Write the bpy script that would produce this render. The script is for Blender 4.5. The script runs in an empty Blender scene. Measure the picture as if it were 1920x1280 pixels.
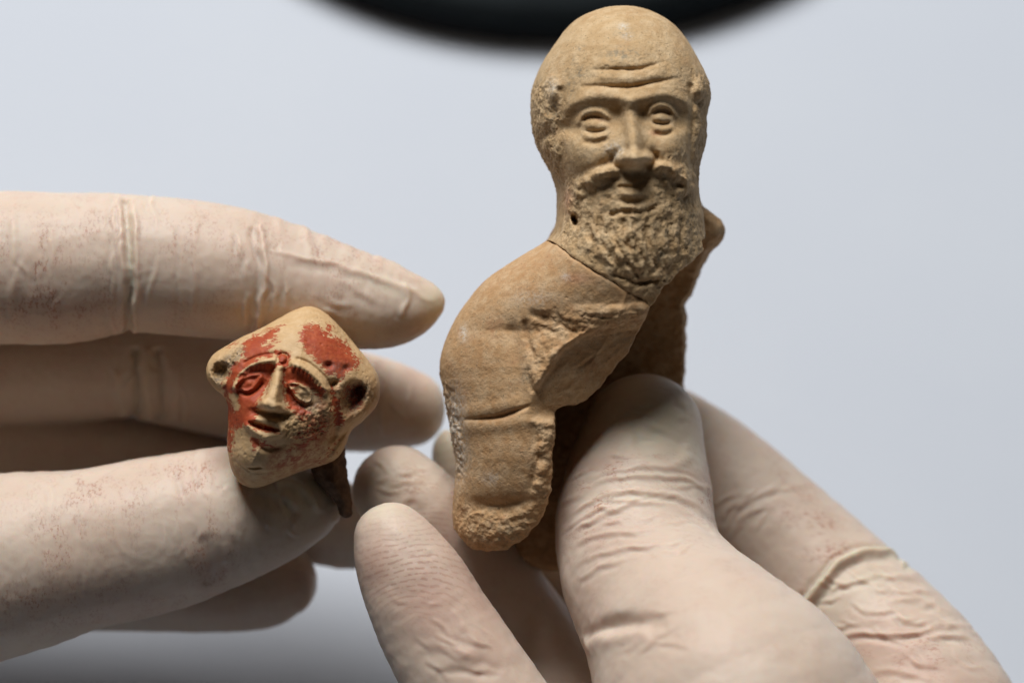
import bpy, math, random
import numpy as np
from mathutils import Matrix, Vector

# ------------------------------------------------------------------ camera, light, exposure
# 1 Blender unit = 1 cm.  "Rig" axes: x right, y away from the lens, z up; lengths in hundredths (U) of ~0.07 mm
U = 0.007            # one modelling step in cm
DIST = 40.0          # lens to the plane of the figurines, cm
DU = DIST / U
PITCH = math.radians(62)
HEIGHT = 6.8 * math.sin(PITCH)
sc = bpy.context.scene
sc.unit_settings.scale_length = 0.01
ct, st = math.cos(PITCH), math.sin(PITCH)
RIG = Matrix(((1, 0, 0, 0), (0, ct, st, 0), (0, -st, ct, HEIGHT), (0, 0, 0, 1)))   # rig cm -> world

cam = bpy.data.cameras.new("camera")
cam.lens = 36 * DIST / (1920 * U)
cam.sensor_width = 36
cam.clip_start, cam.clip_end = 1.0, 1000.0
cam.dof.use_dof = True
cam.dof.focus_distance = DIST - 0.75
cam.dof.aperture_fstop = cam.lens * 1e-3 / 1.1
cam_o = bpy.data.objects.new("camera", cam)
sc.collection.objects.link(cam_o)
cam_o.matrix_world = RIG @ Matrix.Translation((0, -DIST, 0)) @ Matrix.Rotation(math.pi / 2, 4, 'X')
sc.camera = cam_o

w = bpy.data.worlds.new("World")
sc.world = w
w.use_nodes = True
w.node_tree.nodes["Background"].inputs[0].default_value = (1.0, 0.93, 0.86, 1)
w.node_tree.nodes["Background"].inputs[1].default_value = 0.022

def area(name, rig_dir, dist, size, power, col, aim=(0, 0, 0)):
    l = bpy.data.lights.new(name, 'AREA')
    l.shape = 'DISK'; l.size = size; l.energy = power; l.color = col
    o = bpy.data.objects.new(name, l)
    sc.collection.objects.link(o)
    d = Vector(rig_dir).normalized() * dist
    p = RIG @ (Vector(aim) + d)
    t = RIG @ Vector(aim)
    o.location = p
    o.rotation_euler = (t - p).to_track_quat('-Z', 'Y').to_euler()
    return o
area("window_light", (-0.15, -0.42, 0.94), 95, 54, 136000, (1.0, 0.985, 0.96))

sc.view_settings.view_transform = 'Standard'
sc.view_settings.look = 'None'
sc.view_settings.exposure = 0.0
sc.view_settings.gamma = 1.0

# ------------------------------------------------------------------ helpers
rng = np.random.RandomState(7)
_perm = np.concatenate([rng.permutation(256)] * 3).astype(np.int32)
_grad = rng.normal(size=(256, 3)).astype(np.float32)
_grad /= np.linalg.norm(_grad, axis=1)[:, None]

def noise(P, scale, seed=0):
    """gradient noise about -1..1; P (N,3)"""
    Q = P.astype(np.float32) / scale + np.float32(seed * 17.31)
    I = np.floor(Q).astype(np.int32); F = Q - I
    W = F * F * F * (F * (F * 6 - 15) + 10)
    I &= 255
    out = 0
    for dx in (0, 1):
        for dy in (0, 1):
            for dz in (0, 1):
                h = _perm[_perm[_perm[I[:, 0] + dx] + I[:, 1] + dy] + I[:, 2] + dz]
                g = _grad[h]
                v = g[:, 0] * (F[:, 0] - dx) + g[:, 1] * (F[:, 1] - dy) + g[:, 2] * (F[:, 2] - dz)
                wx = W[:, 0] if dx else 1 - W[:, 0]
                wy = W[:, 1] if dy else 1 - W[:, 1]
                wz = W[:, 2] if dz else 1 - W[:, 2]
                out = out + v * wx * wy * wz
    return out * 1.6

def fbm(P, scale, octs=3, seed=0, gain=0.5):
    a, s, out = 1.0, scale, 0
    for k in range(octs):
        out = out + a * noise(P, s, seed + k)
        a *= gain; s *= 0.5
    return out

def sstep(a, b, x):
    t = np.clip((x - a) / (b - a), 0, 1)
    return t * t * (3 - 2 * t)

def catmull(pts, n=6, closed=False):
    p = np.array(pts, float); m = len(p); out = []
    for i in range(m if closed else m - 1):
        if closed:
            a, b, c, d = p[(i - 1) % m], p[i], p[(i + 1) % m], p[(i + 2) % m]
        else:
            a, b, c, d = p[max(i - 1, 0)], p[i], p[i + 1], p[min(i + 2, m - 1)]
        for k in range(n):
            t = k / n
            out.append(0.5 * (2 * b + (c - a) * t + (2 * a - 5 * b + 4 * c - d) * t * t + (3 * b - a - 3 * c + d) * t ** 3))
    if not closed: out.append(p[-1])
    return np.array(out)

def dist_poly(X, Y, pts, closed=False):
    """distance to polyline and parameter 0..1 along it"""
    p = np.array(pts, np.float32); m = len(p)
    best = np.full(X.shape, 1e9, np.float32); par = np.zeros(X.shape, np.float32)
    n = m if closed else m - 1
    for i in range(n):
        a, b = p[i], p[(i + 1) % m]
        dx, dy = b - a
        L = dx * dx + dy * dy + 1e-9
        t = np.clip(((X - a[0]) * dx + (Y - a[1]) * dy) / L, 0, 1)
        d = (X - a[0] - t * dx) ** 2 + (Y - a[1] - t * dy) ** 2
        mk = d < best
        best = np.where(mk, d, best); par = np.where(mk, (i + t) / n, par)
    return np.sqrt(best), par

def inside(X, Y, pts):
    p = np.array(pts, np.float32); m = len(p)
    r = np.zeros(X.shape, bool)
    for i in range(m):
        (x1, y1), (x2, y2) = p[i], p[(i + 1) % m]
        if y1 == y2: continue
        c = ((y1 > Y) != (y2 > Y)) & (X < (x2 - x1) * (Y - y1) / (y2 - y1) + x1)
        r ^= c
    return r

def sd_poly(X, Y, pts):
    d, _ = dist_poly(X, Y, pts, True)
    return np.where(inside(X, Y, pts), d, -d)

def blur(A, s):
    r = int(3 * s) + 1
    k = np.exp(-0.5 * (np.arange(-r, r + 1) / s) ** 2); k /= k.sum()
    B = np.pad(A, ((r, r), (0, 0)), mode='edge')
    B = sum(k[i] * B[i:i + A.shape[0]] for i in range(2 * r + 1))
    B = np.pad(B, ((0, 0), (r, r)), mode='edge')
    return sum(k[i] * B[:, i:i + A.shape[1]] for i in range(2 * r + 1)).astype(np.float32)

class Relief:
    """a height map in modelling steps, used to press details into the clay like a mould"""
    def __init__(s, X, Y):
        s.X, s.Y = X, Y
        s.H = np.zeros(X.shape, np.float32)
    def stroke(s, pts, wd, h, taper=0.0, smooth=True, hard=False):
        q = catmull(pts) if smooth and len(pts) > 2 else pts
        d, t = dist_poly(s.X, s.Y, q)
        if hasattr(wd, '__len__'): wd = np.interp(t, np.linspace(0, 1, len(wd)), wd)
        if hasattr(h, '__len__'): h = np.interp(t, np.linspace(0, 1, len(h)), h)
        e = np.exp(-(d / wd) ** 2) if not hard else np.exp(-(d / wd) ** 4)
        if taper: e = e * np.clip(np.minimum(t, 1 - t) / taper, 0, 1)
        s.H += (h * e).astype(np.float32)
    def blob(s, cx, cy, rx, ry, h, ang=0, p=2):
        a = math.radians(ang); c, n = math.cos(a), math.sin(a)
        u = ((s.X - cx) * c + (s.Y - cy) * n) / rx
        v = (-(s.X - cx) * n + (s.Y - cy) * c) / ry
        s.H += (h * np.exp(-(u * u + v * v) ** (p / 2))).astype(np.float32)
    def area(s, pts, h, edge=6):
        s.H += (h * sstep(-edge, edge, sd_poly(s.X, s.Y, pts))).astype(np.float32)

def puff(X, Y, step, outline):
    """inflate an outline: returns P with P = 0 on the outline, 4P = half thickness squared for a ball"""
    sd = sd_poly(X, Y, outline)
    f = 2
    m = sd[::f, ::f] > 0
    hh = step * f
    u = np.zeros(m.shape, np.float32)
    for lev in (8, 4, 2, 1):
        ml = m[::lev, ::lev]; hl = hh * lev
        ul = u[::lev, ::lev].copy()
        for it in range(500 if lev > 1 else 350):
            pd = np.pad(ul, 1)
            ul = np.where(ml, 0.25 * (pd[2:, 1:-1] + pd[:-2, 1:-1] + pd[1:-1, 2:] + pd[1:-1, :-2] + hl * hl), 0)
        u = np.repeat(np.repeat(ul, lev, 0), lev, 1)[:m.shape[0], :m.shape[1]]
    uf = np.repeat(np.repeat(u, f, 0), f, 1)[:sd.shape[0], :sd.shape[1]]
    uf = blur(uf, f * 1.0)
    q = np.where(sd > 7, uf / np.maximum(sd, 7), 0); wq = (sd > 7).astype(np.float32)
    q1 = blur(q, 4) / np.maximum(blur(wq, 4), 1e-3)
    q2 = blur(q, 12) / np.maximum(blur(wq, 12), 1e-3)
    qq = np.where(sd > 14, q1, q2)
    qq = np.where(sd < -25, np.maximum(qq, 10), np.maximum(qq, 4))
    qq = blur(qq, 2)
    return (qq * sd).astype(np.float32), sd

def surface_nets(D, org, h):
    s = D < 0
    nx, ny, nz = D.shape
    c = [s[i:nx - 1 + i, j:ny - 1 + j, k:nz - 1 + k] for i in (0, 1) for j in (0, 1) for k in (0, 1)]
    anyc = c[0].copy(); allc = c[0].copy()
    for q in c[1:]:
        anyc |= q; allc &= q
    act = anyc & ~allc
    ix = np.argwhere(act).astype(np.int32)
    offs = [(i, j, k) for i in (0, 1) for j in (0, 1) for k in (0, 1)]
    V = np.stack([D[ix[:, 0] + a, ix[:, 1] + b, ix[:, 2] + e] for a, b, e in offs], 1)
    acc = np.zeros((len(ix), 3), np.float32); cnt = np.zeros(len(ix), np.float32)
    for i, a in enumerate(offs):
        for j, b in enumerate(offs):
            if j <= i: continue
            df = [b[k] - a[k] for k in range(3)]
            if sum(abs(q) for q in df) != 1: continue
            mk = (V[:, i] < 0) != (V[:, j] < 0)
            t = np.where(mk, V[:, i] / np.where(mk, V[:, i] - V[:, j], 1), 0)
            for k in range(3):
                acc[:, k] += mk * (a[k] + t * df[k])
            cnt += mk
    verts = (ix + acc / cnt[:, None]) * h + np.array(org, np.float32)
    idx = np.full(act.shape, -1, np.int32)
    idx[ix[:, 0], ix[:, 1], ix[:, 2]] = np.arange(len(ix))
    quads = []
    for ax in range(3):
        sl0 = [slice(None)] * 3; sl1 = [slice(None)] * 3
        sl0[ax] = slice(0, -1); sl1[ax] = slice(1, None)
        a, b = s[tuple(sl0)], s[tuple(sl1)]
        e = np.argwhere(a != b)
        o1, o2 = [(1, 2), (2, 0), (0, 1)][ax]
        e = e[(e[:, o1] > 0) & (e[:, o2] > 0) & (e[:, o1] < D.shape[o1] - 1) & (e[:, o2] < D.shape[o2] - 1)]
        fl = a[tuple(e.T)]
        def g(d1, d2):
            f = e.copy(); f[:, o1] -= d1; f[:, o2] -= d2
            return idx[tuple(f.T)]
        q = np.stack([g(1, 1), g(0, 1), g(0, 0), g(1, 0)], 1)
        q = np.where(fl[:, None], q, q[:, ::-1])
        quads.append(q)
    quads = np.concatenate(quads)
    quads = quads[(quads >= 0).all(1)]
    return verts.astype(np.float32), quads

def normals(v, q):
    n = np.cross(v[q[:, 2]] - v[q[:, 0]], v[q[:, 3]] - v[q[:, 1]])
    N = np.zeros_like(v)
    for k in range(3):
        N[:, k] = sum(np.bincount(q[:, c], n[:, k], len(v)) for c in range(4))
    return N / np.maximum(np.linalg.norm(N, axis=1), 1e-9)[:, None]

def relax(v, q, it=1, f=0.5):
    for _ in range(it):
        A = np.zeros_like(v); c = np.zeros(len(v))
        for a, b in ((0, 1), (1, 2), (2, 3), (3, 0)):
            for k in range(3):
                A[:, k] += np.bincount(q[:, a], v[q[:, b], k], len(v)) + np.bincount(q[:, b], v[q[:, a], k], len(v))
            c += np.bincount(q[:, a], minlength=len(v)) + np.bincount(q[:, b], minlength=len(v))
        v = v + f * (A / np.maximum(c, 1)[:, None] - v)
    return v.astype(np.float32)

def link(o):
    sc.collection.objects.link(o); return o

def empty(name, rig_u):
    o = link(bpy.data.objects.new(name, None))
    o.empty_display_size = 0.5
    o.matrix_world = RIG @ Matrix.Translation(Vector(rig_u) * U)
    return o

def tag(o, label=None, cat=None, group=None, kind=None):
    for k, v in (('label', label), ('category', cat), ('group', group), ('kind', kind)):
        if v: o[k] = v
    return o

def clay_mesh(name, v, q, mat, origin, parent=None, attrs=None):
    """v in rig steps (x, y away, z up)"""
    me = bpy.data.meshes.new(name)
    vv = ((v - np.array(origin, np.float32)) * U).astype(np.float32)
    me.vertices.add(len(vv)); me.vertices.foreach_set('co', vv.ravel())
    nf = len(q)
    me.loops.add(nf * 4); me.loops.foreach_set('vertex_index', q.astype(np.int32).ravel())
    me.polygons.add(nf)
    me.polygons.foreach_set('loop_start', np.arange(0, nf * 4, 4, dtype=np.int32))
    me.update(calc_edges=True)
    me.validate()
    me.polygons.foreach_set('use_smooth', np.ones(len(me.polygons), bool))
    for k, a in (attrs or {}).items():
        at = me.attributes.new(k, 'FLOAT', 'POINT')
        at.data.foreach_set('value', a.astype(np.float32))
    me.materials.append(mat)
    o = link(bpy.data.objects.new(name, me))
    mw = RIG @ Matrix.Translation(Vector(origin) * U)
    if parent:
        o.parent = parent
        o.matrix_parent_inverse = Matrix.Identity(4)
        o.matrix_basis = parent.matrix_world.inverted() @ mw if parent.matrix_world else mw
    else:
        o.matrix_world = mw
    return o

# ------------------------------------------------------------------ materials
class Nodes:
    def __init__(s, name):
        s.m = bpy.data.materials.new(name); s.m.use_nodes = True
        s.t = s.m.node_tree; s.b = s.t.nodes["Principled BSDF"]
        s.co = s.t.nodes.new('ShaderNodeTexCoord').outputs['Object']
    def n(s, typ, **kw):
        n = s.t.nodes.new(typ)
        for k, v in kw.items(): setattr(n, k, v)
        return n
    def lk(s, a, b): s.t.links.new(a, b)
    def noise(s, scale, detail=3, rough=0.6, co=None, dist=0.0):
        n = s.n('ShaderNodeTexNoise')
        n.inputs['Scale'].default_value = scale; n.inputs['Detail'].default_value = detail
        n.inputs['Roughness'].default_value = rough; n.inputs['Distortion'].default_value = dist
        s.lk(co or s.co, n.inputs['Vector']); return n.outputs['Fac']
    def ramp(s, x, a, b, va=0.0, vb=1.0):
        n = s.n('ShaderNodeMapRange', interpolation_type='SMOOTHSTEP')
        for i, v in zip((1, 2, 3, 4), (a, b, va, vb)): n.inputs[i].default_value = v
        s.lk(x, n.inputs[0]); return n.outputs[0]
    def math(s, op, a, b):
        n = s.n('ShaderNodeMath', operation=op)
        for i, v in ((0, a), (1, b)):
            if isinstance(v, (int, float)): n.inputs[i].default_value = v
            else: s.lk(v, n.inputs[i])
        return n.outputs[0]
    def mix(s, f, a, b, mode='MIX'):
        n = s.n('ShaderNodeMix', data_type='RGBA', blend_type=mode)
        for i, v in ((0, f), (6, a), (7, b)):
            if isinstance(v, (int, float)): n.inputs[i].default_value = v
            elif isinstance(v, tuple): n.inputs[i].default_value = (*v, 1)
            else: s.lk(v, n.inputs[i])
        return n.outputs[2]
    def attr(s, name):
        return s.n('ShaderNodeAttribute', attribute_name=name).outputs['Fac']
    def bump(s, h, strength, dist, prev=None):
        n = s.n('ShaderNodeBump'); n.inputs['Strength'].default_value = strength
        n.inputs['Distance'].default_value = dist; s.lk(h, n.inputs['Height'])
        if prev is not None: s.lk(prev, n.inputs['Normal'])
        return n.outputs[0]

def clay_material(name, a, b, c, d):
    s = Nodes(name)
    big = s.noise(1.3, 4, 0.6)
    med = s.noise(6, 5, 0.65)
    fine = s.noise(38, 4, 0.7)
    col = s.mix(s.ramp(big, 0.35, 0.7), a, b)
    col = s.mix(s.ramp(med, 0.35, 0.72), col, c)
    col = s.mix(s.math('MULTIPLY', s.ramp(s.noise(3.1, 5, 0.7), 0.52, 0.75), 0.7), col, d)
    # grey-olive dirt held in rough places, dark specks, pale encrustation
    dirt = s.math('MULTIPLY', s.math('ADD', s.attr('rough'), 0.3), s.ramp(s.noise(14, 5, 0.75), 0.48, 0.66))
    col = s.mix(s.math('MULTIPLY', dirt, 0.4), col, (0.23, 0.165, 0.085))
    speck = s.ramp(s.noise(44, 2, 0.5), 0.64, 0.72)
    col = s.mix(s.math('MULTIPLY', speck, 0.7), col, (0.14, 0.12, 0.07))
    col = s.mix(s.math('MULTIPLY', s.ramp(s.noise(24, 3, 0.6), 0.62, 0.72), 0.5), col, (0.22, 0.165, 0.10))
    col = s.mix(s.math('MULTIPLY', s.attr('pale'), s.ramp(s.noise(22, 4, 0.75), 0.40, 0.56)), col, (0.66, 0.62, 0.55))
    col = s.mix(s.math('MULTIPLY', s.attr('grey'), s.ramp(s.noise(16, 4, 0.75), 0.42, 0.62)), col, (0.22, 0.20, 0.15))
    col = s.mix(s.math('MULTIPLY', s.attr('pink'), 0.5), col, (0.62, 0.24, 0.16))
    s.lk(col, s.b.inputs['Base Color'])
    s.b.inputs['Roughness'].default_value = 0.8
    s.b.inputs['Specular IOR Level'].default_value = 0.25
    b = s.bump(fine, 0.5, 0.016)
    b = s.bump(s.noise(85, 3, 0.7), 0.6, 0.007, b)
    b = s.bump(s.noise(11, 5, 0.75), 0.5, 0.03, b)
    s.lk(b, s.b.inputs['Normal'])
    return s.m

def painted_material():
    s = Nodes("painted_clay")
    med = s.noise(7, 5, 0.65)
    col = s.mix(s.ramp(med, 0.35, 0.7), (0.53, 0.345, 0.17), (0.60, 0.42, 0.235))
    dirt = s.math('MULTIPLY', s.attr('rough'), s.ramp(s.noise(16, 5, 0.75), 0.40, 0.62))
    col = s.mix(s.math('MULTIPLY', dirt, 0.6), col, (0.20, 0.15, 0.075))
    red = s.mix(s.ramp(s.noise(9, 4, 0.6), 0.4, 0.7), (0.34, 0.055, 0.018), (0.42, 0.09, 0.03))
    red = s.mix(s.math('MULTIPLY', s.ramp(s.noise(20, 4, 0.7), 0.55, 0.7), 0.5), red, (0.17, 0.03, 0.02))
    # worn scratches: paint survives in streaky flakes
    mp = s.n('ShaderNodeMapping'); s.lk(s.co, mp.inputs[0])
    mp.inputs['Rotation'].default_value = (0, math.radians(35), 0)
    mp.inputs['Scale'].default_value = (0.6, 1, 1.7)
    wear = s.noise(13, 8, 0.78, mp.outputs[0], 0.4)
    pm = s.math('ADD', s.attr('paint'), s.math('MULTIPLY', s.math('SUBTRACT', wear, 0.5), 2.5))
    col = s.mix(s.ramp(pm, 0.47, 0.53), col, red)
    blush = s.math('MULTIPLY', s.attr('blush'), s.ramp(s.noise(9, 6, 0.72), 0.38, 0.62))
    col = s.mix(blush, col, (0.32, 0.08, 0.035))
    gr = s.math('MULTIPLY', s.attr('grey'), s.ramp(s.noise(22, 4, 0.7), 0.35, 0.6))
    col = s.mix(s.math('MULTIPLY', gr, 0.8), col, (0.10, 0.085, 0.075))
    speck = s.ramp(s.noise(46, 2, 0.5), 0.69, 0.76)
    col = s.mix(s.math('MULTIPLY', speck, 0.7), col, (0.16, 0.10, 0.06))
    s.lk(col, s.b.inputs['Base Color'])
    s.b.inputs['Roughness'].default_value = 0.6
    s.b.inputs['Specular IOR Level'].default_value = 0.35
    b = s.bump(s.noise(42, 4, 0.7), 0.25, 0.010)
    b = s.bump(s.ramp(pm, 0.44, 0.56), 0.35, 0.006, b)
    s.lk(b, s.b.inputs['Normal'])
    return s.m

def latex_material(name, stretch, print_rings=()):
    s = Nodes(name)
    big = s.noise(0.9, 3, 0.5)
    col = s.mix(s.ramp(big, 0.3, 0.7), (0.595, 0.470, 0.382), (0.62, 0.513, 0.426))
    # skin shows pink where the latex clings
    mp = s.n('ShaderNodeMapping'); s.lk(s.co, mp.inputs[0])
    mp.inputs['Scale'].default_value = stretch
    blot = s.ramp(s.noise(2.4, 5, 0.62, mp.outputs[0], 0.6), 0.42, 0.60)
    fl = s.ramp(s.noise(19, 4, 0.7, mp.outputs[0]), 0.50, 0.60)
    cl = s.math('MULTIPLY', blot, s.math('ADD', s.math('MULTIPLY', fl, 0.8), 0.15))
    cl = s.math('MULTIPLY', cl, s.math('ADD', s.math('MULTIPLY', s.attr('cling'), 1.15), 0.22))
    col = s.mix(cl, col, (0.42, 0.245, 0.185))
    col = s.mix(s.math('MULTIPLY', s.attr('blush'), 0.75), col, (0.44, 0.255, 0.20))
    col = s.mix(s.math('MULTIPLY', s.attr('loose'), 0.8), col, (0.60, 0.555, 0.425))
    bumpn = None
    for (c, per, rad, seed) in print_rings:
        v = s.n('ShaderNodeVectorMath', operation='SUBTRACT'); s.lk(s.co, v.inputs[0]); v.inputs[1].default_value = c
        sx = s.n('ShaderNodeSeparateXYZ'); s.lk(v.outputs[0], sx.inputs[0])
        m2 = s.n('ShaderNodeMapping'); s.lk(v.outputs[0], m2.inputs[0])
        m2.inputs['Scale'].default_value = (0.72, 0.0, 1.0)
        ln = s.n('ShaderNodeVectorMath', operation='LENGTH'); s.lk(m2.outputs[0], ln.inputs[0])
        d = ln.outputs['Value']
        dn = s.math('ADD', d, s.math('MULTIPLY', s.noise(2.2, 3, 0.5), 0.16))
        wv = s.math('SINE', s.math('MULTIPLY', dn, 2 * math.pi / per), 0.0)
        brk = s.ramp(s.noise(13, 3, 0.6), 0.40, 0.56)
        msk = s.math('MULTIPLY', s.attr('print'), s.math('MULTIPLY', brk, s.ramp(wv, 0.0, 0.8)))
        col = s.mix(s.math('MULTIPLY', msk, 0.5), col, (0.33, 0.165, 0.12))
    s.lk(col, s.b.inputs['Base Color'])
    s.b.inputs['Roughness'].default_value = 0.5
    s.b.inputs['Specular IOR Level'].default_value = 0.3
    s.b.inputs['Subsurface Weight'].default_value = 0.6
    s.b.inputs['Subsurface Radius'].default_value = (1.0, 0.45, 0.25)
    s.b.inputs['Subsurface Scale'].default_value = 0.18
    b = s.bump(s.noise(30, 4, 0.6, mp.outputs[0]), 0.10, 0.012)
    b = s.bump(s.noise(120, 3, 0.6), 0.12, 0.004, b)
    s.lk(b, s.b.inputs['Normal'])
    return s.m

def simple_material(name, c0, c1, scale, rough, spec=0.3, bumps=0.0):
    s = Nodes(name)
    n = s.noise(scale, 4, 0.6)
    s.lk(s.mix(s.ramp(n, 0.3, 0.7), c0, c1), s.b.inputs['Base Color'])
    s.b.inputs['Roughness'].default_value = rough
    s.b.inputs['Specular IOR Level'].default_value = spec
    if bumps: s.lk(s.bump(s.noise(scale * 30, 3, 0.6), bumps, 0.01), s.b.inputs['Normal'])
    return s.m

CLAY = clay_material("terracotta", (0.445, 0.258, 0.122), (0.515, 0.322, 0.163), (0.585, 0.41, 0.245), (0.41, 0.205, 0.095))
CLAY_HEAD = clay_material("pale_terracotta", (0.455, 0.30, 0.153), (0.525, 0.362, 0.194), (0.60, 0.445, 0.27), (0.44, 0.262, 0.125))
PAINTED = painted_material()
DARKCLAY = simple_material("dark_clay", (0.085, 0.05, 0.034), (0.17, 0.10, 0.06), 7, 0.8, 0.2, 0.4)  # neck stump: much darker brown than the other clays

# ------------------------------------------------------------------ setting: white tabletop and the dark round base at the back
import bmesh
def grid_plane(name, half, mat):
    bm = bmesh.new()
    bmesh.ops.create_grid(bm, x_segments=8, y_segments=8, size=half)
    me = bpy.data.meshes.new(name); bm.to_mesh(me); bm.free()
    me.materials.append(mat)
    return link(bpy.data.objects.new(name, me))
tab = grid_plane("tabletop", 120, simple_material("white_board", (0.505, 0.545, 0.615), (0.52, 0.56, 0.625), 0.15, 0.65, 0.25))
tag(tab, "plain white tabletop under the hands", None, None, "structure")
del tab['label']

def lathe(name, prof, mat, loc, parent=None, n=128):
    bm = bmesh.new(); rings = []
    for r, z in prof:
        if r < 1e-6: rings.append([bm.verts.new((0, 0, z))])
        else: rings.append([bm.verts.new((r * math.cos(2 * math.pi * k / n), r * math.sin(2 * math.pi * k / n), z)) for k in range(n)])
    for a, b in zip(rings, rings[1:]):
        for k in range(n):
            A = a if len(a) > 1 else a * n; B = b if len(b) > 1 else b * n
            f = [A[k], A[(k + 1) % n], B[(k + 1) % n], B[k]]
            f = list(dict.fromkeys(f))
            if len(f) > 2: bm.faces.new(f)
    bmesh.ops.recalc_face_normals(bm, faces=bm.faces)
    for f in bm.faces: f.smooth = True
    me = bpy.data.meshes.new(name); bm.to_mesh(me); bm.free(); me.materials.append(mat)
    o = link(bpy.data.objects.new(name, me)); o.location = loc
    if parent: o.parent = parent
    return o

def table_point(px, py):
    """where the line of sight through a photo position meets the tabletop"""
    d = RIG.to_3x3() @ Vector(((px - 960) * U, DIST, (640 - py) * U))
    o = cam_o.matrix_world.translation
    return o + d * (-o.z / d.z)
edge = table_point(1030, 84)
BR = 7.5
base_c = Vector((edge.x, edge.y + BR, 0))
lamp = link(bpy.data.objects.new("lamp_base", None)); lamp.location = base_c
tag(lamp, "round black lamp base on the white tabletop behind the figurines", "lamp base")
black = simple_material("black_enamel", (0.011, 0.014, 0.016), (0.014, 0.018, 0.020), 1.2, 0.75, 0.06)
rubber = simple_material("black_rubber", (0.006, 0.007, 0.008), (0.009, 0.010, 0.011), 2.0, 0.7, 0.2)
lathe("foot_ring", [(BR - 1.2, 0.004), (BR - 0.02, 0.004), (BR, 0.05), (BR, 0.22), (BR - 0.1, 0.27), (BR - 1.2, 0.27)], rubber, (0, 0, 0), lamp)
lathe("base_plate", [(BR - 1.0, 0.275), (BR - 0.15, 0.275), (BR - 0.03, 0.36), (BR - 0.06, 0.62), (BR - 0.3, 0.78), (BR - 0.75, 0.80), (BR - 0.82, 0.72),
                     (BR - 1.0, 0.70), (BR - 1.1, 0.80), (BR - 3, 1.05), (3.0, 1.35), (1.8, 1.45), (0, 1.45)], black, (0, 0, 0), lamp)
lathe("stem_collar", [(0, 1.452), (1.7, 1.452), (1.7, 1.9), (1.5, 2.2), (1.0, 2.4), (0, 2.4)], black, (0, 0, 0), lamp)

# ------------------------------------------------------------------ the bearded figurine
STEP = 1.6
fx0, fy0, fx1, fy1 = 800, -10, 1376, 1080
gx = np.arange(fx0, fx1 + 0.1, STEP, dtype=np.float32); gy = np.arange(fy0, fy1 + 0.1, STEP, dtype=np.float32)
X, Y = np.meshgrid(gx, gy, indexing='ij')

LEFT = [(1165, 11), (1110, 22), (1068, 48), (1032, 94), (1006, 140), (995, 190), (998, 240), (1011, 285), (1031, 322), (1042, 352),
        (1044, 385), (1040, 425), (1022, 452), (962, 488), (905, 530), (862, 584), (834, 640), (824, 690), (834, 735), (838, 760), (842, 795), (855, 868),
        (850, 930), (850, 985), (858, 1016), (905, 1060), (1000, 1110), (1150, 1100), (1290, 1000), (1335, 800), (1345, 600), (1336, 500)]
RIGHT = [(1323, 440), (1319, 400), (1311, 365), (1309, 330), (1315, 298), (1324, 262), (1325, 215), (1332, 184), (1327, 152), (1309, 112), (1290, 78), (1258, 42), (1213, 19)]
BODY = catmull(LEFT + RIGHT, 5, True)
P, SD = puff(X, Y, STEP, BODY)
kmap = np.interp(Y, [330, 480, 620, 1100], [1.0, 0.72, 0.34, 0.26])
P = P * kmap
# the front of the clay stands nearer the lens than its outline, so its features sit a little closer to the centre
MAG = np.interp(Y, [0, 330, 480, 620, 1080], [1.029, 1.030, 1.025, 1.019, 1.012])
XO, YO = X, Y
X = (960 + (X - 960) * MAG).astype(np.float32); Y = (640 + (Y - 640) * MAG).astype(np.float32)
FRAC = catmull([(1500, 380), (1340, 440), (1322, 452), (1317, 470), (1290, 495), (1256, 524), (1216, 573), (1204, 606), (1193, 630), (1160, 681), (1126, 722), (1090, 755), (1058, 762), (1040, 776),
        (1036, 830), (1031, 900), (1022, 945), (1000, 990), (970, 1018), (935, 1032), (895, 1034), (868, 1026), (840, 1005), (760, 985)], 5)
cutpoly = np.concatenate([FRAC, [(760, 1300), (1600, 1300), (1600, 380)]])
CUT = -sd_poly(X, Y, cutpoly)                       # >0 on the kept side
wob = np.stack([X.ravel(), Y.ravel(), X.ravel() * 0], 1)
CUT += (fbm(wob, 26, 3, 5) * 4.0).reshape(X.shape)
CRACK = catmull([(980, 436), (1020, 444), (1047, 460), (1082, 491), (1130, 520), (1172, 546), (1200, 562), (1217, 575), (1260, 600)], 5)
crackpoly = np.concatenate([CRACK, [(1500, 600), (1500, -200), (700, -200), (700, 420)]])
HEADSIDE = sd_poly(X, Y, crackpoly) + (fbm(wob, 30, 3, 9) * 2.0).reshape(X.shape)

R = Relief(X, Y)
# forehead lines
R.stroke([(1104, 132), (1150, 132), (1190, 132), (1215, 126), (1250, 112)], 3.3, -9, 0.4)
R.stroke([(1080, 162), (1130, 164), (1180, 166), (1218, 158), (1284, 143)], 3.7, -11, 0.35)
R.stroke([(1110, 146), (1150, 148), (1200, 147), (1250, 134)], 9, 5, 0.2)
R.stroke([(1110, 122), (1150, 121), (1200, 119)], 9, 3, 0.2)
# brow
R.stroke([(1062, 205), (1085, 190), (1122, 181), (1160, 187), (1180, 192)], [10, 13, 14, 13], [3, 9, 10, 9])
R.stroke([(1180, 192), (1208, 187), (1245, 180), (1284, 190), (1296, 210)], [13, 14, 13, 10], [9, 11, 10, 3])
# sockets
R.blob(1108, 229, 56, 31, -21, 0, 3)
R.blob(1244, 222, 47, 31, -22, 0, 3)
R.blob(1158, 214, 14, 15, -8); R.blob(1206, 214, 13, 14, -8)
R.blob(1064, 238, 14, 11, -13)
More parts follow.
